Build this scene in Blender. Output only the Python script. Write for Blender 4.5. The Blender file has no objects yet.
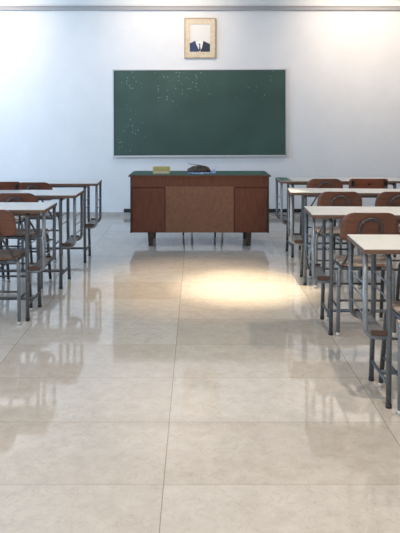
import bpy, bmesh, math, random
from mathutils import Vector, Matrix
random.seed(7)
S = bpy.context.scene
col = S.collection
PI = math.pi
R = math.radians

# ------------------------------------------------------------ camera
cd = bpy.data.cameras.new('camera')
cam = bpy.data.objects.new('camera', cd)
col.objects.link(cam)
cam.location = (0, 0, 1.30)
cam.rotation_euler = (R(90), 0, 0)
cd.sensor_fit = 'AUTO'
cd.sensor_width = 36
cd.lens = 36 * 650 / 533
cd.shift_y = -147.5 / 533
cd.shift_x = 3.5 / 533
cd.clip_start = 0.05
S.camera = cam

# ------------------------------------------------------------ view + world
S.view_settings.view_transform = 'Standard'
S.view_settings.look = 'None'
S.view_settings.gamma = 1
S.view_settings.use_curve_mapping = False
S.view_settings.exposure = 0.42
w = bpy.data.worlds.new('world')
S.world = w
w.use_nodes = True
w.node_tree.nodes['Background'].inputs[0].default_value = (0.55, 0.68, 0.9, 1)
w.node_tree.nodes['Background'].inputs[1].default_value = 0.5

# ------------------------------------------------------------ lights
def area(name, loc, rot, sx, sy, power, c):
    l = bpy.data.lights.new(name, 'AREA')
    l.shape = 'RECTANGLE'; l.size = sx; l.size_y = sy
    l.energy = power; l.color = c
    o = bpy.data.objects.new(name, l); col.objects.link(o)
    o.location = loc; o.rotation_euler = rot
    return o
def spot(name, loc, target, power, c, ang, blend, rad=0.04):
    l = bpy.data.lights.new(name, 'SPOT')
    l.energy = power; l.color = c; l.spot_size = R(ang); l.spot_blend = blend
    l.shadow_soft_size = rad
    o = bpy.data.objects.new(name, l); col.objects.link(o)
    o.location = loc
    d = Vector(target) - Vector(loc)
    o.rotation_euler = d.to_track_quat('-Z', 'Y').to_euler()
    return o
BLUE = (0.49, 0.72, 1.0)
WARM = (1.0, 0.80, 0.58)
WARM2 = (1.0, 0.84, 0.64)
# daylight through the windows of the left wall and the wall behind the viewer
for i, y in enumerate((0.6, 3.3, 6.3)):
    area('window_daylight', (-4.38, y, 1.75), (0, R(-90), 0), 1.5, 1.9, (22, 38, 88)[i], BLUE)
area('rear_window_daylight', (-1.0, -2.85, 1.8), (R(90), 0, 0), 4.5, 1.5, 62, (1.0, 0.96, 0.93))
# warm ceiling lamps washing the front wall
for x, p in ((-2.9, 120), (-0.35, 100), (2.2, 145), (4.2, 120)):
    spot('wall_washer', (x, 7.35, 3.2), (x, 8.76, 2.45), p, (1.0, 0.80, 0.62), 95, 1.0, 0.2)
# warm ceiling downlights over the room
spot('aisle_downlight', (0.40, 5.06, 3.2), (0.40, 5.06, 0), 720, (1.0, 0.83, 0.56), 25, 1.0, 0.03)
spot('aisle_flood', (-0.02, 5.15, 3.2), (-0.02, 5.15, 0), 300, (1.0, 0.76, 0.48), 40, 1.0, 0.05)
spot('near_downlight', (0.9, 1.9, 3.2), (0.9, 2.1, 0), 160, WARM2, 110, 1.0, 0.06)
spot('near_left_downlight', (-1.0, 1.6, 3.2), (-0.8, 2.0, 0), 105, WARM2, 110, 1.0, 0.06)
spot('desk_downlight', (2.0, 4.6, 3.2), (2.0, 4.6, 0), 120, WARM2, 120, 1.0, 0.06)

# ------------------------------------------------------------ materials
def mat(name, color, rough=0.5, metal=0.0, noise=None, bump=0.0, spec=0.5, coords='Object'):
    """noise = (scale, colour2, lo, hi, stretch)"""
    m = bpy.data.materials.new(name); m.use_nodes = True
    nt = m.node_tree; b = nt.nodes['Principled BSDF']
    b.inputs['Base Color'].default_value = (*color, 1)
    b.inputs['Roughness'].default_value = rough
    b.inputs['Metallic'].default_value = metal
    b.inputs['Specular IOR Level'].default_value = spec
    if noise:
        sc, c2, lo, hi, st = noise
        tc = nt.nodes.new('ShaderNodeTexCoord'); mp = nt.nodes.new('ShaderNodeMapping')
        mp.inputs['Scale'].default_value = st
        nz = nt.nodes.new('ShaderNodeTexNoise'); nz.inputs['Scale'].default_value = sc
        nz.inputs['Detail'].default_value = 5; nz.inputs['Roughness'].default_value = 0.65
        cr = nt.nodes.new('ShaderNodeValToRGB')
        cr.color_ramp.elements[0].position = lo; cr.color_ramp.elements[0].color = (*color, 1)
        cr.color_ramp.elements[1].position = hi; cr.color_ramp.elements[1].color = (*c2, 1)
        L = nt.links.new
        L(tc.outputs[coords], mp.inputs[0]); L(mp.outputs[0], nz.inputs['Vector'])
        L(nz.outputs['Fac'], cr.inputs[0]); L(cr.outputs[0], b.inputs['Base Color'])
        if bump:
            bp = nt.nodes.new('ShaderNodeBump'); bp.inputs['Strength'].default_value = bump
            bp.inputs['Distance'].default_value = 0.002
            L(nz.outputs['Fac'], bp.inputs['Height']); L(bp.outputs[0], b.inputs['Normal'])
    return m

M = {}
M['wall'] = mat('wall_paint', (0.74, 0.75, 0.76), 0.75, noise=(3, (0.77, 0.78, 0.79), 0.4, 0.65, (1, 1, 1)), bump=0.03)
M['ceil'] = mat('ceiling_paint', (0.8, 0.8, 0.8), 0.8)
M['cornice'] = mat('cornice_paint', (0.36, 0.36, 0.37), 0.6)
M['stone'] = mat('skirting_stone', (0.42, 0.41, 0.40), 0.3, noise=(14, (0.5, 0.47, 0.43), 0.4, 0.6, (1, 1, 1)))
M['black'] = mat('black_rail', (0.012, 0.012, 0.013), 0.45)
M['winframe'] = mat('window_frame_paint', (0.7, 0.7, 0.7), 0.5)
M['steel'] = mat('grey_tube_paint', (0.12, 0.135, 0.15), 0.36, 0.35, noise=(45, (0.07, 0.07, 0.075), 0.52, 0.72, (1, 1, 1)))
M['steel_pale'] = mat('pale_tube_metal', (0.21, 0.235, 0.26), 0.34, 0.4, noise=(40, (0.11, 0.115, 0.12), 0.55, 0.72, (1, 1, 1)))
M['steel_dark'] = mat('dark_worn_tube', (0.07, 0.075, 0.083), 0.4, 0.3, noise=(60, (0.22, 0.22, 0.21), 0.58, 0.7, (1, 1, 1)))
M['laminate'] = mat('white_laminate', (0.57, 0.57, 0.545), 0.28, noise=(9, (0.49, 0.48, 0.445), 0.5, 0.75, (1, 1, 1)))
M['edgewood'] = mat('table_edge_wood', (0.15, 0.085, 0.055), 0.5, noise=(18, (0.09, 0.055, 0.04), 0.4, 0.65, (1, 12, 12)))
M['ply'] = mat('brown_plywood', (0.165, 0.066, 0.040), 0.42, noise=(9, (0.105, 0.046, 0.03), 0.4, 0.66, (1, 1, 5)), bump=0.1)
M['ply_red'] = mat('red_brown_plywood', (0.20, 0.058, 0.026), 0.42, noise=(9, (0.13, 0.042, 0.022), 0.4, 0.66, (1, 1, 5)))
M['seat_worn'] = mat('worn_seat_plywood', (0.20, 0.105, 0.06), 0.5, noise=(11, (0.52, 0.43, 0.34), 0.44, 0.56, (1.0, 2.5, 1)))
M['seat_dark'] = mat('dark_seat_plywood', (0.11, 0.055, 0.035), 0.45, noise=(10, (0.2, 0.13, 0.09), 0.45, 0.65, (1.0, 3, 1)))
M['tray'] = mat('grey_shelf_board', (0.14, 0.14, 0.145), 0.4, noise=(22, (0.24, 0.24, 0.24), 0.45, 0.7, (1, 1, 1)))
M['lip'] = mat('shelf_lip_wood', (0.075, 0.040, 0.030), 0.5, noise=(30, (0.07, 0.035, 0.025), 0.45, 0.6, (1, 1, 1)))
M['rubber_w'] = mat('white_rubber', (0.5, 0.49, 0.46), 0.6)
M['rubber_b'] = mat('black_rubber', (0.02, 0.02, 0.02), 0.6)
M['bolt'] = mat('dark_bolt', (0.015, 0.013, 0.013), 0.4, 0.4)
M['desk_wood'] = mat('dark_desk_veneer', (0.155, 0.052, 0.026), 0.5, spec=0.3, noise=(7, (0.108, 0.036, 0.021), 0.4, 0.65, (6, 1, 1)), bump=0.05)
M['desk_mid'] = mat('mid_brown_panel', (0.225, 0.108, 0.063), 0.55, spec=0.3, noise=(40, (0.175, 0.083, 0.051), 0.4, 0.65, (1, 1, 1)))
M['desk_leg'] = mat('dark_leg_wood', (0.035, 0.022, 0.016), 0.5, noise=(15, (0.06, 0.035, 0.02), 0.4, 0.6, (3, 3, 1)))
M['green_lino'] = mat('green_linoleum', (0.035, 0.105, 0.078), 0.4, noise=(6, (0.05, 0.13, 0.1), 0.4, 0.6, (1, 1, 1)))
M['alu'] = mat('aluminium', (0.55, 0.56, 0.58), 0.4, 0.5)
M['frame_wood'] = mat('picture_frame_wood', (0.42, 0.30, 0.18), 0.5, noise=(30, (0.52, 0.39, 0.25), 0.4, 0.6, (1, 1, 1)))
M['mat_board'] = mat('marbled_cream_mount', (0.62, 0.52, 0.36), 0.6, noise=(22, (0.68, 0.61, 0.48), 0.42, 0.6, (1, 1, 1)))
M['paper'] = mat('portrait_paper', (0.72, 0.71, 0.69), 0.5)
M['navy'] = mat('navy_cloth_print', (0.012, 0.036, 0.11), 0.5)
M['navy_dark'] = mat('dark_navy_print', (0.007, 0.017, 0.045), 0.5)
M['shirt'] = mat('white_shirt_print', (0.8, 0.8, 0.8), 0.5)
M['yellow'] = mat('yellow_card', (0.58, 0.46, 0.15), 0.6, noise=(30, (0.50, 0.40, 0.13), 0.4, 0.6, (1, 1, 1)))
M['cream'] = mat('cream_card', (0.62, 0.52, 0.32), 0.6)
M['leather'] = mat('dark_brown_leather', (0.040, 0.024, 0.018), 0.4, noise=(40, (0.09, 0.06, 0.05), 0.45, 0.65, (1, 1, 1)), bump=0.3)
M['bluecloth'] = mat('blue_white_cloth', (0.16, 0.27, 0.52), 0.5, noise=(45, (0.5, 0.6, 0.75), 0.45, 0.55, (1, 1, 1)), bump=0.3)
M['chalk'] = mat('white_chalk', (0.6, 0.6, 0.6), 0.8)

def floor_material():
    m = bpy.data.materials.new('polished_marble_tile'); m.use_nodes = True
    nt = m.node_tree; b = nt.nodes['Principled BSDF']; N = nt.nodes.new; L = nt.links.new
    tc = N('ShaderNodeTexCoord')
    mp = N('ShaderNodeMapping'); mp.inputs['Location'].default_value = (0.117, -2.789 + 0.4775 * 20, 0)
    L(tc.outputs['Object'], mp.inputs[0])
    sep = N('ShaderNodeSeparateXYZ'); L(mp.outputs[0], sep.inputs[0])
    def math_(op, a, bb=None, c=None):
        n = N('ShaderNodeMath'); n.operation = op
        for i, v in enumerate((a, bb, c)):
            if v is None: continue
            if isinstance(v, (int, float)): n.inputs[i].default_value = v
            else: L(v, n.inputs[i])
        return n.outputs[0]
    tx = math_('DIVIDE', sep.outputs[0], 0.925); ty = math_('DIVIDE', sep.outputs[1], 0.4775)
    fx = math_('FRACT', tx); fy = math_('FRACT', ty)
    dx = math_('MULTIPLY', math_('MINIMUM', fx, math_('SUBTRACT', 1.0, fx)), 0.925)
    dy = math_('MULTIPLY', math_('MINIMUM', fy, math_('SUBTRACT', 1.0, fy)), 0.4775)
    lx = math_('LESS_THAN', dx, 0.0016); ly = math_('LESS_THAN', dy, 0.0028)
    # per-tile tint
    cx = N('ShaderNodeCombineXYZ'); L(math_('FLOOR', tx), cx.inputs[0]); L(math_('FLOOR', ty), cx.inputs[1])
    wn = N('ShaderNodeTexWhiteNoise'); wn.noise_dimensions = '3D'; L(cx.outputs[0], wn.inputs[0])
    tint = N('ShaderNodeValToRGB'); L(wn.outputs['Value'], tint.inputs[0])
    tint.color_ramp.elements[0].color = (0.50, 0.455, 0.40, 1)
    tint.color_ramp.elements[1].color = (0.57, 0.54, 0.50, 1)
    # cloudy marble, shifted per tile
    off = N('ShaderNodeVectorMath'); off.operation = 'MULTIPLY_ADD'
    L(wn.outputs['Color'], off.inputs[0]); off.inputs[1].default_value = (9, 9, 9); L(mp.outputs[0], off.inputs[2])
    n1 = N('ShaderNodeTexNoise'); n1.inputs['Scale'].default_value = 14; n1.inputs['Detail'].default_value = 8
    n1.inputs['Roughness'].default_value = 0.7; n1.inputs['Distortion'].default_value = 0.3
    L(off.outputs[0], n1.inputs['Vector'])
    r1 = N('ShaderNodeValToRGB'); L(n1.outputs['Fac'], r1.inputs[0])
    r1.color_ramp.elements[0].position = 0.35; r1.color_ramp.elements[0].color = (0.90, 0.885, 0.87, 1)
    r1.color_ramp.elements[1].position = 0.65; r1.color_ramp.elements[1].color = (1.04, 1.04, 1.04, 1)
    mx = N('ShaderNodeMix'); mx.data_type = 'RGBA'; mx.blend_type = 'MULTIPLY'; mx.inputs[0].default_value = 1
    L(tint.outputs[0], mx.inputs[6]); L(r1.outputs[0], mx.inputs[7])
    # thin veins
    n2 = N('ShaderNodeTexNoise'); n2.inputs['Scale'].default_value = 12; n2.inputs['Detail'].default_value = 6
    n2.inputs['Distortion'].default_value = 0.7; n2.inputs['Roughness'].default_value = 0.6
    L(off.outputs[0], n2.inputs['Vector'])
    v = math_('ABSOLUTE', math_('SUBTRACT', n2.outputs['Fac'], 0.5))
    vv = N('ShaderNodeMapRange'); L(v, vv.inputs[0]); vv.inputs[1].default_value = 0.0; vv.inputs[2].default_value = 0.018
    vv.inputs[3].default_value = 0.36; vv.inputs[4].default_value = 0.0
    m2 = N('ShaderNodeMix'); m2.data_type = 'RGBA'
    L(vv.outputs[0], m2.inputs[0]); L(mx.outputs[2], m2.inputs[6]); m2.inputs[7].default_value = (0.37, 0.30, 0.22, 1)
    m3 = N('ShaderNodeMix'); m3.data_type = 'RGBA'
    L(math_('MULTIPLY', ly, 0.35), m3.inputs[0]); L(m2.outputs[2], m3.inputs[6]); m3.inputs[7].default_value = (0.26, 0.22, 0.17, 1)
    m4 = N('ShaderNodeMix'); m4.data_type = 'RGBA'
    L(math_('MULTIPLY', lx, 0.6), m4.inputs[0]); L(m3.outputs[2], m4.inputs[6]); m4.inputs[7].default_value = (0.10, 0.08, 0.06, 1)
    L(m4.outputs[2], b.inputs['Base Color'])
    rr = N('ShaderNodeMapRange'); L(n1.outputs['Fac'], rr.inputs[0])
    rr.inputs[1].default_value = 0.3; rr.inputs[2].default_value = 0.7
    rr.inputs[3].default_value = 0.045; rr.inputs[4].default_value = 0.085
    L(rr.outputs[0], b.inputs['Roughness'])
    b.inputs['Specular IOR Level'].default_value = 1.0
    n3 = N('ShaderNodeTexNoise'); n3.inputs['Scale'].default_value = 2.2; L(mp.outputs[0], n3.inputs['Vector'])
    bp = N('ShaderNodeBump'); bp.inputs['Strength'].default_value = 0.05; bp.inputs['Distance'].default_value = 0.004
    L(n3.outputs['Fac'], bp.inputs['Height']); L(bp.outputs[0], b.inputs['Normal'])
    return m
M['floor'] = floor_material()

def board_material():
    m = bpy.data.materials.new('green_chalkboard_surface'); m.use_nodes = True
    nt = m.node_tree; b = nt.nodes['Principled BSDF']; N = nt.nodes.new; L = nt.links.new
    tc = N('ShaderNodeTexCoord')
    n1 = N('ShaderNodeTexNoise'); n1.inputs['Scale'].default_value = 2.0; n1.inputs['Detail'].default_value = 5
    L(tc.outputs['Object'], n1.inputs['Vector'])
    r1 = N('ShaderNodeValToRGB'); L(n1.outputs['Fac'], r1.inputs[0])
    r1.color_ramp.elements[0].position = 0.35; r1.color_ramp.elements[0].color = (0.026, 0.066, 0.052, 1)
    r1.color_ramp.elements[1].position = 0.7; r1.color_ramp.elements[1].color = (0.040, 0.092, 0.074, 1)
    # chalk and flake marks, thickest on the upper half
    sh = N('ShaderNodeMapping'); sh.inputs['Location'].default_value = (4.3, 1.0, 2.2); L(tc.outputs['Object'], sh.inputs[0])
    vo = N('ShaderNodeTexVoronoi'); vo.inputs['Scale'].default_value = 26
    L(tc.outputs['Object'], vo.inputs['Vector'])
    sc0 = N('ShaderNodeSeparateColor'); L(vo.outputs['Color'], sc0.inputs[0])
    sz = N('ShaderNodeMapRange'); L(sc0.outputs[1], sz.inputs[0]); sz.inputs[3].default_value = 0.7; sz.inputs[4].default_value = 2.2
    dm = N('ShaderNodeMath'); dm.operation = 'MULTIPLY'; L(vo.outputs['Distance'], dm.inputs[0]); L(sz.outputs[0], dm.inputs[1])
    sp = N('ShaderNodeMapRange'); L(dm.outputs[0], sp.inputs[0])
    sp.inputs[1].default_value = 0.17; sp.inputs[2].default_value = 0.27; sp.inputs[3].default_value = 1; sp.inputs[4].default_value = 0
    n2 = N('ShaderNodeTexNoise'); n2.inputs['Scale'].default_value = 2.6; n2.inputs['Detail'].default_value = 3
    L(sh.outputs[0], n2.inputs['Vector'])
    sx = N('ShaderNodeSeparateXYZ'); L(tc.outputs['Object'], sx.inputs[0])
    hz = N('ShaderNodeMapRange'); L(sx.outputs[2], hz.inputs[0])
    hz.inputs[1].default_value = 0.2; hz.inputs[2].default_value = 1.0; hz.inputs[3].default_value = -0.05; hz.inputs[4].default_value = 0.07
    cm = N('ShaderNodeMapping'); cm.vector_type = 'POINT'; cm.inputs['Location'].default_value = (0.26 / 0.55, 0, -0.98 / 0.28)
    cm.inputs['Scale'].default_value = (1 / 0.55, 0, 1 / 0.28); L(tc.outputs['Object'], cm.inputs[0])
    ln = N('ShaderNodeVectorMath'); ln.operation = 'LENGTH'; L(cm.outputs[0], ln.inputs[0])
    cl_ = N('ShaderNodeMapRange'); L(ln.outputs['Value'], cl_.inputs[0])
    cl_.inputs[1].default_value = 0.2; cl_.inputs[2].default_value = 1.2; cl_.inputs[3].default_value = 0.26; cl_.inputs[4].default_value = 0.0
    a0 = N('ShaderNodeMath'); a0.operation = 'ADD'; L(hz.outputs[0], a0.inputs[0]); L(cl_.outputs[0], a0.inputs[1])
    ad = N('ShaderNodeMath'); ad.operation = 'ADD'; L(n2.outputs['Fac'], ad.inputs[0]); L(a0.outputs[0], ad.inputs[1])
    gt = N('ShaderNodeMapRange'); L(ad.outputs[0], gt.inputs[0])
    gt.inputs[1].default_value = 0.58; gt.inputs[2].default_value = 0.64
    # only some of the cells carry a mark
    sc = N('ShaderNodeSeparateColor'); L(vo.outputs['Color'], sc.inputs[0])
    g2 = N('ShaderNodeMath'); g2.operation = 'GREATER_THAN'; g2.inputs[1].default_value = 0.4; L(sc.outputs[0], g2.inputs[0])
    m1 = N('ShaderNodeMath'); m1.operation = 'MULTIPLY'; L(sp.outputs[0], m1.inputs[0]); L(gt.outputs[0], m1.inputs[1])
    m2 = N('ShaderNodeMath'); m2.operation = 'MULTIPLY'; L(m1.outputs[0], m2.inputs[0]); L(g2.outputs[0], m2.inputs[1])
    m25 = N('ShaderNodeMath'); m25.operation = 'MULTIPLY'; m25.inputs[1].default_value = 0.85; L(m2.outputs[0], m25.inputs[0])
    mx = N('ShaderNodeMix'); mx.data_type = 'RGBA'; L(m25.outputs[0], mx.inputs[0]); L(r1.outputs[0], mx.inputs[6])
    mx.inputs[7].default_value = (0.33, 0.42, 0.38, 1)
    L(mx.outputs[2], b.inputs['Base Color'])
    b.inputs['Roughness'].default_value = 0.5
    return m
M['board'] = board_material()

# ------------------------------------------------------------ mesh helpers
def bevel(bm, geom_verts, r, seg=2):
    vs = set(geom_verts)
    es = [e for e in bm.edges if e.verts[0] in vs and e.verts[1] in vs]
    bmesh.ops.bevel(bm, geom=es, offset=r, segments=seg, profile=0.6, affect='EDGES', clamp_overlap=True)

def add_box(bm, x0, x1, y0, y1, z0, z1, r=0.0):
    ret = bmesh.ops.create_cube(bm, size=1)
    for v in ret['verts']:
        v.co = Vector(((x0 + x1) / 2 + v.co.x * (x1 - x0), (y0 + y1) / 2 + v.co.y * (y1 - y0), (z0 + z1) / 2 + v.co.z * (z1 - z0)))
    if r: bevel(bm, ret['verts'], r)

def round_path(pts, r, n=6):
    """polyline with its inner corners rounded"""
    P = [Vector(p) for p in pts]; out = [P[0]]
    for i in range(1, len(P) - 1):
        a, b, c = P[i - 1], P[i], P[i + 1]
        u = (a - b); v = (c - b)
        rr = min(r, u.length * 0.49, v.length * 0.49)
        p0 = b + u.normalized() * rr; p1 = b + v.normalized() * rr
        for k in range(n + 1):
            t = k / n
            out.append(p0 * (1 - t) ** 2 + b * 2 * t * (1 - t) + p1 * t * t)
    out.append(P[-1]); return out

def add_tube(bm, pts, rad, seg=10, bend=0.0):
    P = round_path(pts, bend) if bend else [Vector(p) for p in pts]
    n = len(P); rings = []
    t0 = (P[1] - P[0]).normalized()
    ref = Vector((1, 0, 0)) if abs(t0.x) < 0.9 else Vector((0, 1, 0))
    nrm = t0.cross(ref).normalized()
    for i in range(n):
        if i == 0: t = t0
        elif i == n - 1: t = (P[-1] - P[-2]).normalized()
        else: t = ((P[i + 1] - P[i]).normalized() + (P[i] - P[i - 1]).normalized()).normalized()
        nrm = (nrm - t * nrm.dot(t)).normalized()
        bn = t.cross(nrm)
        rings.append([bm.verts.new(P[i] + (nrm * math.cos(2 * PI * k / seg) + bn * math.sin(2 * PI * k / seg)) * rad) for k in range(seg)])
    for i in range(n - 1):
        for k in range(seg):
            f = bm.faces.new((rings[i][k], rings[i][(k + 1) % seg], rings[i + 1][(k + 1) % seg], rings[i + 1][k]))
            f.smooth = True
    bm.faces.new(list(reversed(rings[0]))); bm.faces.new(rings[-1])

def obj(name, bm, m, parent=None, loc=None):
    bmesh.ops.recalc_face_normals(bm, faces=bm.faces[:])
    me = bpy.data.meshes.new(name); bm.to_mesh(me); bm.free()
    me.materials.append(m)
    o = bpy.data.objects.new(name, me); col.objects.link(o)
    if loc: o.location = loc
    if parent: o.parent = parent
    return o

def tag(o, label, cat, group=None):
    o['label'] = label; o['category'] = cat
    if group: o['group'] = group
    return o
def thing(name, label, cat, loc=(0, 0, 0), rz=0.0, group=None):
    o = bpy.data.objects.new(name, None); col.objects.link(o)
    o.empty_display_size = 0.1
    o.location = loc; o.rotation_euler = (0, 0, rz)
    return tag(o, label, cat, group)
def struct(name, bm, m, parent=None):
    o = obj(name, bm, m, parent)
    if not parent: o['kind'] = 'structure'
    return o
def box_obj(name, dims, m, parent=None, r=0.0):
    bm = bmesh.new(); add_box(bm, *dims, r=r); return obj(name, bm, m, parent)
def tube_obj(name, paths, rad, m, parent=None, bend=0.0, seg=10):
    bm = bmesh.new()
    for p in paths: add_tube(bm, p, rad, seg, bend)
    return obj(name, bm, m, parent)
def copy_tree(o, parent=None):
    c = o.copy(); col.objects.link(c); c.parent = parent
    for ch in list(o.children): copy_tree(ch, c)
    return c

# ------------------------------------------------------------ the room
WZ = 8.76
XL, XR, YB, CZ = -4.5, 4.5, -3.0, 3.25
def room_box(name, dims, m):
    bm = bmesh.new(); add_box(bm, *dims); return struct(name, bm, m)
room_box('floor', (XL, XR, YB, WZ, -0.1, 0), M['floor'])
room_box('ceiling', (XL, XR, YB, WZ, CZ, CZ + 0.1), M['ceil'])
room_box('wall_front', (XL, XR, WZ, WZ + 0.15, -0.1, CZ + 0.1), M['wall'])
room_box('wall_back', (XL, XR, YB - 0.15, YB, -0.1, CZ + 0.1), M['wall'])
room_box('wall_left', (XL - 0.15, XL, YB, WZ, -0.1, CZ + 0.1), M['wall'])
room_box('wall_right', (XR, XR + 0.15, YB, WZ, -0.1, CZ + 0.1), M['wall'])
room_box('baseboard_front', (XL, XR, WZ - 0.012, WZ, 0, 0.046), M['stone'])
# black rail along the foot of the front wall, from behind the teacher's desk to the right
room_box('trim_1', (-0.977, XR, WZ - 0.03, WZ, 0.046, 0.090), M['black'])
bm = bmesh.new()
add_box(bm, XL, XR, WZ - 0.045, WZ, 2.760, 2.812, r=0.004)
add_box(bm, XL, XR, WZ - 0.055, WZ, 2.806, 2.816)
struct('trim_2', bm, M['cornice'])
for i, y in enumerate((0.6, 3.3, 6.3)):
    bm = bmesh.new()
    y0, y1, z0, z1 = y - 1.0, y + 1.0, 0.95, 2.55
    for d in ((y0, y0 + .07, z0, z1), (y1 - .07, y1, z0, z1), (y0, y1, z0, z0 + .07), (y0, y1, z1 - .07, z1), (y - .02, y + .02, z0, z1)):
        add_box(bm, XL, XL + 0.06, d[0], d[1], d[2], d[3])
    struct('window_%d' % (i + 1), bm, M['winframe'])

# ------------------------------------------------------------ chalkboard
s = 650 / WZ
def wx(px): return (px - 196.5) / s
def wz(py): return 1.3 - (py - 119) / s
x0, x1, zt, zb = wx(113.2), wx(286.5), wz(69.3), wz(156.2)
cx_, cz_ = (x0 + x1) / 2, (zt + zb) / 2
cb = thing('chalkboard', 'large green chalkboard with chalk specks hung on the front wall', 'chalkboard', (cx_, WZ, zb))
W2, H = (x1 - x0) / 2, zt - zb
box_obj('writing_surface', (-W2 + .01, W2 - .01, -0.022, -0.002, 0.012, H - .01), M['board'], cb)
bm = bmesh.new()
add_box(bm, -W2, -W2 + .014, -0.032, -0.001, 0, H, r=.002); add_box(bm, W2 - .014, W2, -0.032, -0.001, 0, H, r=.002)
add_box(bm, -W2, W2, -0.032, -0.001, H - .014, H, r=.002); add_box(bm, -W2, W2, -0.032, -0.001, 0, .014, r=.002)
obj('board_frame', bm, M['alu'], cb)
box_obj('chalk_ledge', (-W2, W2, -0.055, -0.028, -0.008, 0.004), M['alu'], cb, r=.002)
cb.rotation_euler = (0, R(-0.22), 0)
# ------------------------------------------------------------ portrait
px0, px1, pt, pb = wx(184.2), wx(215.6), wz(18.2), wz(58.2)
pw, ph = (px1 - px0) / 2, pt - pb
pic = thing('framed_portrait', 'small cream framed faceless portrait in dark blue suit above the chalkboard', 'picture', ((px0 + px1) / 2, WZ, pb), 0)
bm = bmesh.new()
for d in ((-pw, -pw + .014, 0, ph), (pw - .014, pw, 0, ph), (-pw + .014, pw - .014, 0, .014), (-pw + .014, pw - .014, ph - .014, ph)):
    add_box(bm, d[0], d[1], -0.035, -0.002, d[2], d[3], r=.002)
obj('frame', bm, M['frame_wood'], pic)
iw0, iw1, it, ib = wx(189.7) - pic.location.x, wx(210.0) - pic.location.x, wz(24.3) - pb, wz(52.0) - pb
bm = bmesh.new()
for d in ((-pw + .014, iw0, .014, ph - .014), (iw1, pw - .014, .014, ph - .014), (iw0, iw1, .014, ib), (iw0, iw1, it, ph - .014)):
    add_box(bm, d[0], d[1], -0.026, -0.004, d[2], d[3])
obj('mount', bm, M['mat_board'], pic)
box_obj('portrait_print', (iw0, iw1, -0.014, -0.004, ib, it), M['paper'], pic)
def flat(name, pts, m, y, parent, t=0.002):
    bm = bmesh.new()
    f = bm.faces.new([bm.verts.new((p[0], y, p[1])) for p in pts])
    r = bmesh.ops.extrude_face_region(bm, geom=[f])
    for v in r['geom']:
        if isinstance(v, bmesh.types.BMVert): v.co.y += t
    return obj(name, bm, m, parent)
def pp(px, py): return (wx(px) - pic.location.x, wz(py) - pb)
flat('shirt', [pp(195.3, 41.5), pp(203.6, 41.5), pp(203.5, 47), pp(201.0, 51.8), pp(198.6, 51.8), pp(196, 47)], M['shirt'], -0.017, pic)
flat('jacket', [pp(189.8, 43.5), pp(192.5, 42.3), pp(195.4, 40.9), pp(196.2, 44.5), pp(199.2, 50.6), pp(199.2, 51.9), pp(189.8, 51.9)], M['navy'], -0.020, pic)
flat('jacket', [pp(209.9, 51.9), pp(200.2, 51.9), pp(202.0, 47.5), pp(203.3, 41.0), pp(206.4, 42.5), pp(209.9, 44.2)], M['navy_dark'], -0.020, pic)
flat('tie', [pp(198.6, 43.8), pp(200.6, 43.8), pp(200.1, 45.4), pp(200.8, 50), pp(199.8, 51.6), pp(198.9, 50), pp(199.3, 45.4)], M['navy_dark'], -0.019, pic)
tube_obj('hanging_hook', [[(0, -.01, ph - .005), (0, -.01, ph + .012)]], 0.003, M['bolt'], pic)

# ------------------------------------------------------------ teacher's desk
td = thing('teacher_desk', 'wide dark brown wooden teacher desk with green top before the chalkboard', 'desk', (0.032, 6.62, 0))
dw = 0.712
bm = bmesh.new()      # carcass behind the front panels
add_box(bm, -0.703, 0.703, 0.012, 0.50, 0.141, 0.712, r=.002)
obj('carcass', bm, M['desk_wood'], td)
bm = bmesh.new(); add_box(bm, -0.703, 0.703, -0.004, 0.012, 0.607, 0.712, r=.002); obj('apron', bm, M['desk_wood'], td)
box_obj('side_panel', (-0.706, -0.690, -0.008, 0.012, 0.141, 0.712), M['desk_leg'], td)
box_obj('side_panel', (0.690, 0.706, -0.008, 0.012, 0.141, 0.712), M['desk_leg'], td)
bm = bmesh.new(); add_box(bm, -0.686, -0.352, -0.002, 0.012, 0.147, 0.598, r=.003); obj('front_panel', bm, M['desk_wood'], td)
bm = bmesh.new(); add_box(bm, 0.352, 0.686, -0.002, 0.012, 0.147, 0.598, r=.003); obj('front_panel', bm, M['desk_wood'], td)
bm = bmesh.new(); add_box(bm, -0.347, 0.347, -0.014, 0.011, 0.145, 0.617, r=.003)
o = obj('centre_panel', bm, M['desk_mid'], td); o['label'] = 'lighter brown centre panel'
bm = bmesh.new(); add_box(bm, -0.724, 0.724, -0.025, 0.52, 0.712, 0.727, r=.003); tp = obj('tabletop', bm, M['desk_wood'], td)
bm = bmesh.new(); add_box(bm, -0.712, 0.712, -0.012, 0.51, 0.727, 0.7315, r=.0015); o = obj('linoleum_surface', bm, M['green_lino'], tp)
o['label'] = 'dark green linoleum writing surface'
for sx in (-1, 1):
    for yy in (0.03, 0.44):
        bm = bmesh.new(); xc = sx * 0.50
        ret = bmesh.ops.create_cube(bm, size=1)
        for v in ret['verts']:
            top = v.co.z > 0; k = 1.0 if top else 0.72
            v.co = Vector((xc + v.co.x * 0.062 * k, yy + 0.02 + v.co.y * 0.05 * k, 0.1405 if top else 0.0))
        bevel(bm, ret['verts'], .003)
        obj('leg', bm, M['desk_leg'], td)

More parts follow.
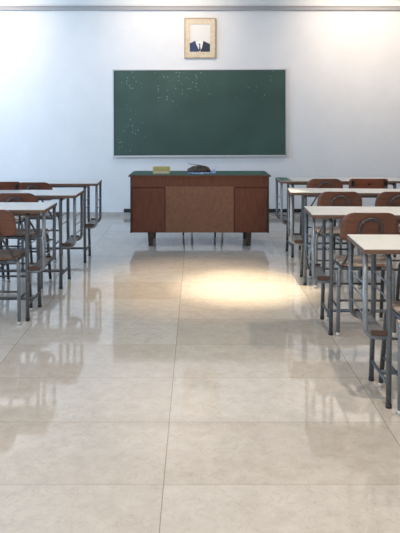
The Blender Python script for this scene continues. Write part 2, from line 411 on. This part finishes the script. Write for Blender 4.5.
# stool behind the teacher's desk: only its four thin legs show under it
st = thing('metal_stool', 'stool with thin dark legs seen beneath the teacher desk', 'stool', (0.075, 7.36, 0), R(-18))
bm = bmesh.new(); add_box(bm, -0.18, 0.18, -0.15, 0.15, 0.44, 0.46, r=.008); obj('seat', bm, M['ply'], st)
tube_obj('seat_frame', [[(-.165, -.13, .43), (.165, -.13, .43), (.165, .13, .43), (-.165, .13, .43), (-.165, -.13, .43)]], 0.009, M['steel_dark'], st)
for sx in (-1, 1):
    for sy in (-1, 1):
        tube_obj('leg', [[(sx * .165, sy * .13, .43), (sx * .185, sy * .15, 0)]], 0.010, M['steel_dark'], st)

# things on the teacher's desk (top at 0.7315)
TZ = 0.7318
kb = thing('card_box', 'small yellow and cream cardboard box lying on the green desk top', 'box', (-0.365, 6.80, TZ))
box_obj('box_base', (-.087, .085, -.05, .05, 0, .034), M['cream'], kb, r=.002)
box_obj('box_lid', (-.089, .087, -.053, .053, .036, .069), M['yellow'], kb, r=.002)
box_obj('shadow_gap', (-.083, .081, -.047, .047, .034, .036), M['desk_leg'], kb)  # dark slab stands in for the shadow line between lid and base
bpy.data.objects['shadow_gap'].name = 'lid_gap_shade'

def lump(name, m, rx, ry, rz, loc, parent=None, amp=0.12, seed=1, flatbase=True):
    bm = bmesh.new(); bmesh.ops.create_icosphere(bm, subdivisions=4, radius=1)
    rnd = random.Random(seed); ph_ = [rnd.uniform(0, 6) for _ in range(6)]
    for v in bm.verts:
        c = v.co; n = 1 + amp * (math.sin(5 * c.x + ph_[0]) * math.cos(4 * c.y + ph_[1]) + 0.5 * math.sin(11 * c.x + ph_[2] + 4 * c.z))
        c = c * n
        z = c.z if not flatbase else max(c.z, -0.25) + 0.25
        v.co = Vector((c.x * rx, c.y * ry, z * rz))
    for f in bm.faces: f.smooth = True
    o = obj(name, bm, m, parent); o.location = loc; return o
cl = lump('folded_cloth', M['bluecloth'], .145, .085, .014, (0.052, 6.80, TZ), amp=.08, seed=3)
tag(cl, 'thin blue and white cloth spread under the brown pouch on the desk', 'cloth')
pchy = thing('leather_pouch', 'dark brown rounded leather pouch on the teacher desk', 'pouch', (0.028, 6.80, TZ + .017))
lump('pouch_body', M['leather'], .120, .06, .054, (0, 0, 0), pchy, amp=.06, seed=5)
bm = bmesh.new(); add_tube(bm, [(-.10, -.012, .018), (-.05, -.028, .044), (0, -.032, .057), (.05, -.028, .051), (.10, -.012, .02)], .003, 8, bend=.03)
obj('seam', bm, M['steel_dark'], pchy)
b2 = lump('crumpled_bag', M['bluecloth'], .032, .04, .032, (0.175, 6.80, TZ), amp=.16, seed=9)
tag(b2, 'crumpled pale blue plastic bag right of the brown pouch', 'bag')
pn = tube_obj('pencil', [[(-.09, 6.775, TZ + .103), (.055, 6.765, TZ + .086)]], .003, M['steel'])
tag(pn, 'thin grey pencil resting across the top of the brown pouch', 'pencil')

# ------------------------------------------------------------ student desks
DW, DD, DH = 1.20, 0.37, 0.72
YF, YR = 0.030, 0.338
def make_desk():
    """origin on the floor under the middle of the near edge; aisle end at -x and its mirror at +x"""
    t = thing('student_desk', 'x', 'desk')
    hw = DW / 2
    core = box_obj('tabletop', (-hw, hw, 0, DD, DH - .024, DH - .004), M['edgewood'], t, r=.002)
    box_obj('laminate_surface', (-hw + .0005, hw - .0005, .0005, DD - .0005, DH - .004, DH), M['laminate'], core, r=.001)
    for s_ in (-1, 1):
        def X(d): return s_ * (hw - d)
        # legs, bent over at the top beneath the tabletop
        for y, yi, dt, df in ((YF, 0.10, .119, .116), (YR, 0.27, .124, .113)):
            lg = tube_obj('leg', [[(X(df), y, .016), (X(dt), y, .40), (X(dt), y, DH - .037), (X(dt), yi, DH - .037)]], .0125, M['steel'], t, bend=.045)
            tube_obj('foot_cap', [[(X(df), y, 0.0), (X(df), y, .018)]], .0138, M['rubber_b'], lg)
        tube_obj('top_rail', [[(X(.1215), .10, DH - .037), (X(.1215), .27, DH - .037)]], .0125, M['steel'], t)
        # tubes that carry the book shelf: down, round and back in to the leg
        for y in (YF + .002, YR - .002):
            tube_obj('shelf_frame', [[(X(.012), y, DH - .025), (X(.012), y, .318), (X(.118), y, .318)]], .0115, M['steel_pale'] if y < .1 else M['steel'], t, bend=.072)
        # thin guard rods
        tube_obj('guard_rods', [[(X(.012), YF, z), (X(.012), YR, z)] for z in (.55, .48, .41)] +
                 [[(X(.121), YF, z), (X(.121), YR, z)] for z in (.55, .48)], .0035, M['steel_pale'], t, seg=8)
        lo, hi = sorted((X(.034), X(.104)))
        sh = box_obj('book_shelf', (lo, hi, YF - .012, YR + .012, .330, .340), M['tray'], t, r=.002)
        box_obj('shelf_lip', (lo, hi, YF - .018, YF - .010, .330, .352), M['lip'], sh, r=.001)
        box_obj('shelf_lip', (lo, hi, YR + .010, YR + .018, .330, .352), M['lip'], sh, r=.001)
        tube_obj('side_stretcher', [[(X(.117), YF, .10), (X(.115), YR, .10)]], .0085, M['steel'], t)
    tube_obj('stretcher', [[(-hw + .116, .184, .10), (hw - .116, .184, .10)]], .0105, M['steel'], t)
    tube_obj('under_rail', [[(-hw + .115, .184, DH - .045), (hw - .115, .184, DH - .045)]], .0105, M['steel'], t)
    return t

desks = [ # aisle-end x, near edge Y, side, label
    (0.748, 2.90, 1, -1.5, 'white topped student desk nearest the viewer on the right of the aisle'),
    (0.692, 3.89, 1, -2, 'white topped student desk second from the viewer on the right'),
    (0.732, 5.07, 1, -4, 'white topped student desk third from the viewer on the right'),
    (0.788, 6.08, 1, 1.2, 'student desk with green corner nearest the chalkboard on the right'),
    (-0.972, 4.16, -1, 0, 'white topped student desk nearest the viewer on the left'),
    (-0.922, 4.95, -1, 0, 'white topped student desk in the middle of the three left rows'),
    (-0.893, 5.86, -1, 2, 'student desk nearest the chalkboard on the left of the aisle'),
]
d0 = make_desk()
for i, (ex, y, sd, yaw, lab) in enumerate(desks):
    o = d0 if i == 0 else copy_tree(d0)
    o.location = (ex + sd * DW / 2 * math.cos(R(yaw)), y + sd * DW / 2 * math.sin(R(yaw)), 0)
    o.rotation_euler = (0, 0, R(yaw))
    o.scale = (1, .86 if i == 2 else 1, 1.012 if i in (1, 2) else 1)
    tag(o, lab, 'desk', 'student desks in rows along the aisle')
    if i == 3:
        for c in o.children:
            if c.name.startswith('tabletop'):
                q = box_obj('green_patch', (-DW / 2 + .002, -DW / 2 + .11, .003, DD - .003, DH, DH + .0012), M['green_lino'], c)
                q['label'] = 'green covered corner of the white top'

# ------------------------------------------------------------ chairs
def panel_mesh(zs, halfw, thick, curve, lean):
    """plywood panel in the xz plane, bowed about the vertical; zs rows, halfw(z) half widths"""
    bm = bmesh.new(); nx = 12; L_ = [[], []]
    z0 = zs[0]
    for side in (0, 1):
        for z in zs:
            row = []
            for k in range(nx + 1):
                u = -1 + 2 * k / nx; x = u * halfw(z)
                y = -curve * (1 - (x / 0.18) ** 2) - lean * (z - z0) + (thick if side else 0)
                row.append(bm.verts.new((x, y, z)))
            L_[side].append(row)
    n = len(zs)
    for side in (0, 1):
        for i in range(n - 1):
            for k in range(nx):
                f = bm.faces.new((L_[side][i][k], L_[side][i][k + 1], L_[side][i + 1][k + 1], L_[side][i + 1][k])); f.smooth = True
    def strip(a, b):
        for k in range(len(a) - 1): bm.faces.new((a[k], a[k + 1], b[k + 1], b[k]))
    strip(L_[0][0], L_[1][0]); strip(L_[0][-1], L_[1][-1])
    strip([r[0] for r in L_[0]], [r[0] for r in L_[1]]); strip([r[-1] for r in L_[0]], [r[-1] for r in L_[1]])
    return bm

def seat_bm():
    bm = bmesh.new(); nx, ny, t = 12, 14, .013; L_ = [[], []]
    for side in (0, 1):
        for j in range(ny + 1):
            v = j / ny; y = 0.0 + v * .345
            hw = .163 - .012 * (1 - v)
            e = min(v, 1 - v) * .345
            if e < .05: hw -= .05 - math.sqrt(max(0, .05 ** 2 - (.05 - e) ** 2))
            row = []
            for k in range(nx + 1):
                u = -1 + 2 * k / nx; x = u * hw
                z = .436 - .010 * (1 - u * u) * math.sin(PI * min(1, v * 1.15)) - .022 * max(0, (v - .78) / .22) ** 2 + .006 * (1 - v)
                row.append(bm.verts.new((x, y, z - (t if side else 0))))
            L_[side].append(row)
    for side in (0, 1):
        for i in range(ny):
            for k in range(nx):
                f = bm.faces.new((L_[side][i][k], L_[side][i][k + 1], L_[side][i + 1][k + 1], L_[side][i + 1][k])); f.smooth = True
    def strip(a, b):
        for k in range(len(a) - 1): bm.faces.new((a[k], a[k + 1], b[k + 1], b[k]))
    strip(L_[0][0], L_[1][0]); strip(L_[0][-1], L_[1][-1])
    strip([r[0] for r in L_[0]], [r[0] for r in L_[1]]); strip([r[-1] for r in L_[0]], [r[-1] for r in L_[1]])
    return bm

ZB0, ZB1 = .583, .755
def zrows(r):
    zs = []
    for k in range(7): zs.append(ZB0 + r * .6 * (1 - math.cos(PI / 2 * k / 6)))
    m0, m1 = ZB0 + r * .6, ZB1 - r
    for k in range(1, 5): zs.append(m0 + (m1 - m0) * k / 5)
    for k in range(7): zs.append(ZB1 - r + r * math.sin(PI / 2 * k / 6))
    return zs
def halfw_round(r, wb, wt):
    def f(z):
        v = (z - ZB0) / (ZB1 - ZB0); w_ = wb + (wt - wb) * v ** 1.5
        if z > ZB1 - r: d = z - (ZB1 - r); w_ -= r * 1.0 * (1 - math.sqrt(max(0, 1 - (d / r) ** 2)))
        rb = r * .6
        if z < ZB0 + rb: d = (ZB0 + rb) - z; w_ -= rb * (1 - math.sqrt(max(0, 1 - (d / rb) ** 2)))
        return w_
    return f

def make_chair(kind):
    t = thing('school_chair', 'x', 'chair')
    steel = M['steel'] if kind != 'worn' else M['steel_dark']
    obj('seat', seat_bm(), M['seat_worn'] if kind != 'dark' else M['seat_dark'], t)
    lean = .28
    if kind == 'bracket':
        bm = panel_mesh(zrows(.022), halfw_round(.022, .178, .176), .011, .018, lean)
        back = obj('backrest', bm, M['ply_red'], t)
    else:
        bm = panel_mesh(zrows(.064), halfw_round(.064, .172, .160), .011, .018, lean)
        back = obj('backrest', bm, M['ply'] if kind != 'dark' else M['ply'], t)
    back.location = (0, -.005, 0)
    # legs: rear pair and front pair, each pair bent in under the seat
    for s_ in (-1, 1):
        for y0, y1 in ((.070, .055), (.275, .355)):
            lg = tube_obj('leg', [[(s_ * .168, y1, .016), (s_ * .160, y0, .405), (s_ * .09, y0, .405)]], .0115, M['steel_pale'] if (y0 < .1 and kind != 'worn') else M['steel_dark'], t, bend=.06)
            tube_obj('foot_cap', [[(s_ * .168, y1, 0), (s_ * .168, y1, .022)]], .0135, M['rubber_w'] if kind != 'bracket' else M['rubber_b'], lg)
    bm = bmesh.new()
    for y in (.070, .275): add_tube(bm, [(-.09, y, .405), (.09, y, .405)], .0115)
    for s_ in (-1, 1): add_tube(bm, [(s_ * .148, .04, .407), (s_ * .148, .29, .407)], .009)
    obj('seat_frame', bm, steel, t)
    bm = bmesh.new()
    add_tube(bm, [(-.163, .063, .21), (.163, .063, .21)], .007); add_tube(bm, [(-.163, .305, .25), (.163, .305, .25)], .007)
    for s_ in (-1, 1): add_tube(bm, [(s_ * .164, .064, .16), (s_ * .165, .327, .16)], .007)
    obj('stretcher', bm, M['steel_dark'], t)
    if kind != 'bracket':
        def yb(z): return -.005 - .018 - lean * (z - ZB0) - .0105
        pts = [(-.150, .05, .408), (-.120, -.012, .50), (-.066, yb(.60), .60), (-.063, yb(.660), .660)]
        arc = []
        for k in range(1, 12):
            a = PI - PI * k / 12
            z = .660 + .062 * math.sin(a)
            arc.append((.063 * math.cos(a), yb(z), z))
        pts = pts + arc + [(-p[0], p[1], p[2]) for p in reversed(pts)]
        tube_obj('back_frame', [pts], .0075, M['steel_dark'], t)
    else:
        bm = bmesh.new()
        for s_ in (-1, 1):
            add_tube(bm, [(s_ * .150, .05, .408), (s_ * .150, -.020, .56), (s_ * .150, -.060, .735)], .0105, bend=.04)
        obj('back_frame', bm, M['steel_dark'], t)
        for x in (-.150, .150):
            box_obj('clamp', (x - .012, x + .012, -.074, -.045, .69, .735), M['bolt'], t, r=.003)
        tube_obj('bolt', [[(0, -.07, .705), (0, -.045, .705)]], .009, M['bolt'], t)
    return t

protos = {}
chairs = [ # kind, centre x, Y of the seat's rear edge, yaw, scale z, label
    ('round', 1.062, 2.80, 0, 1, 'chair at the nearest right desk, mostly cut by the frame edge'),
    ('round', 1.016, 3.84, -1, 1, 'brown round cornered chair at the second right desk with worn seat'),
    ('worn', 1.43, 3.80, -2, 1, 'chair at the second right desk cut off by the frame edge'),
    ('round', 1.083, 4.94, -2, 1, 'brown round backed chair at the third right desk nearer the aisle'),
    ('dark', 1.518, 4.94, 2, 1, 'dark brown chair at the third right desk by frame edge'),
    ('round', 1.175, 5.99, 0, 1, 'arched back chair at the right desk nearest the chalkboard'),
    ('bracket', 1.575, 5.99, 0, 1, 'square backed red brown chair with dark bolts at farthest right desk'),
    ('dark', -1.288, 4.05, 0, .985, 'dark brown chair at the nearest left desk cut by frame edge'),
    ('dark', -1.335, 4.84, 0, 1, 'brown chair with arched tube at the middle left desk'),
    ('worn', -1.70, 4.86, 3, 1, 'chair at the middle left desk whose legs alone show at frame edge'),
    ('dark', -1.455, 5.85, 0, .975, 'low dark brown chair with arched tube at the farthest left desk'),
    ('bracket', -1.645, 5.47, 0, 1.03, 'red brown chair with black strap at left edge beyond middle desk'),
]
for kind, x, y, yaw, sz, lab in chairs:
    if kind not in protos: protos[kind] = o = make_chair(kind)
    else: o = copy_tree(protos[kind])
    o.location = (x, y, 0); o.rotation_euler = (0, 0, R(yaw)); o.scale = (1, 1, sz)
    tag(o, lab, 'chair', 'brown plywood school chairs at the student desks')
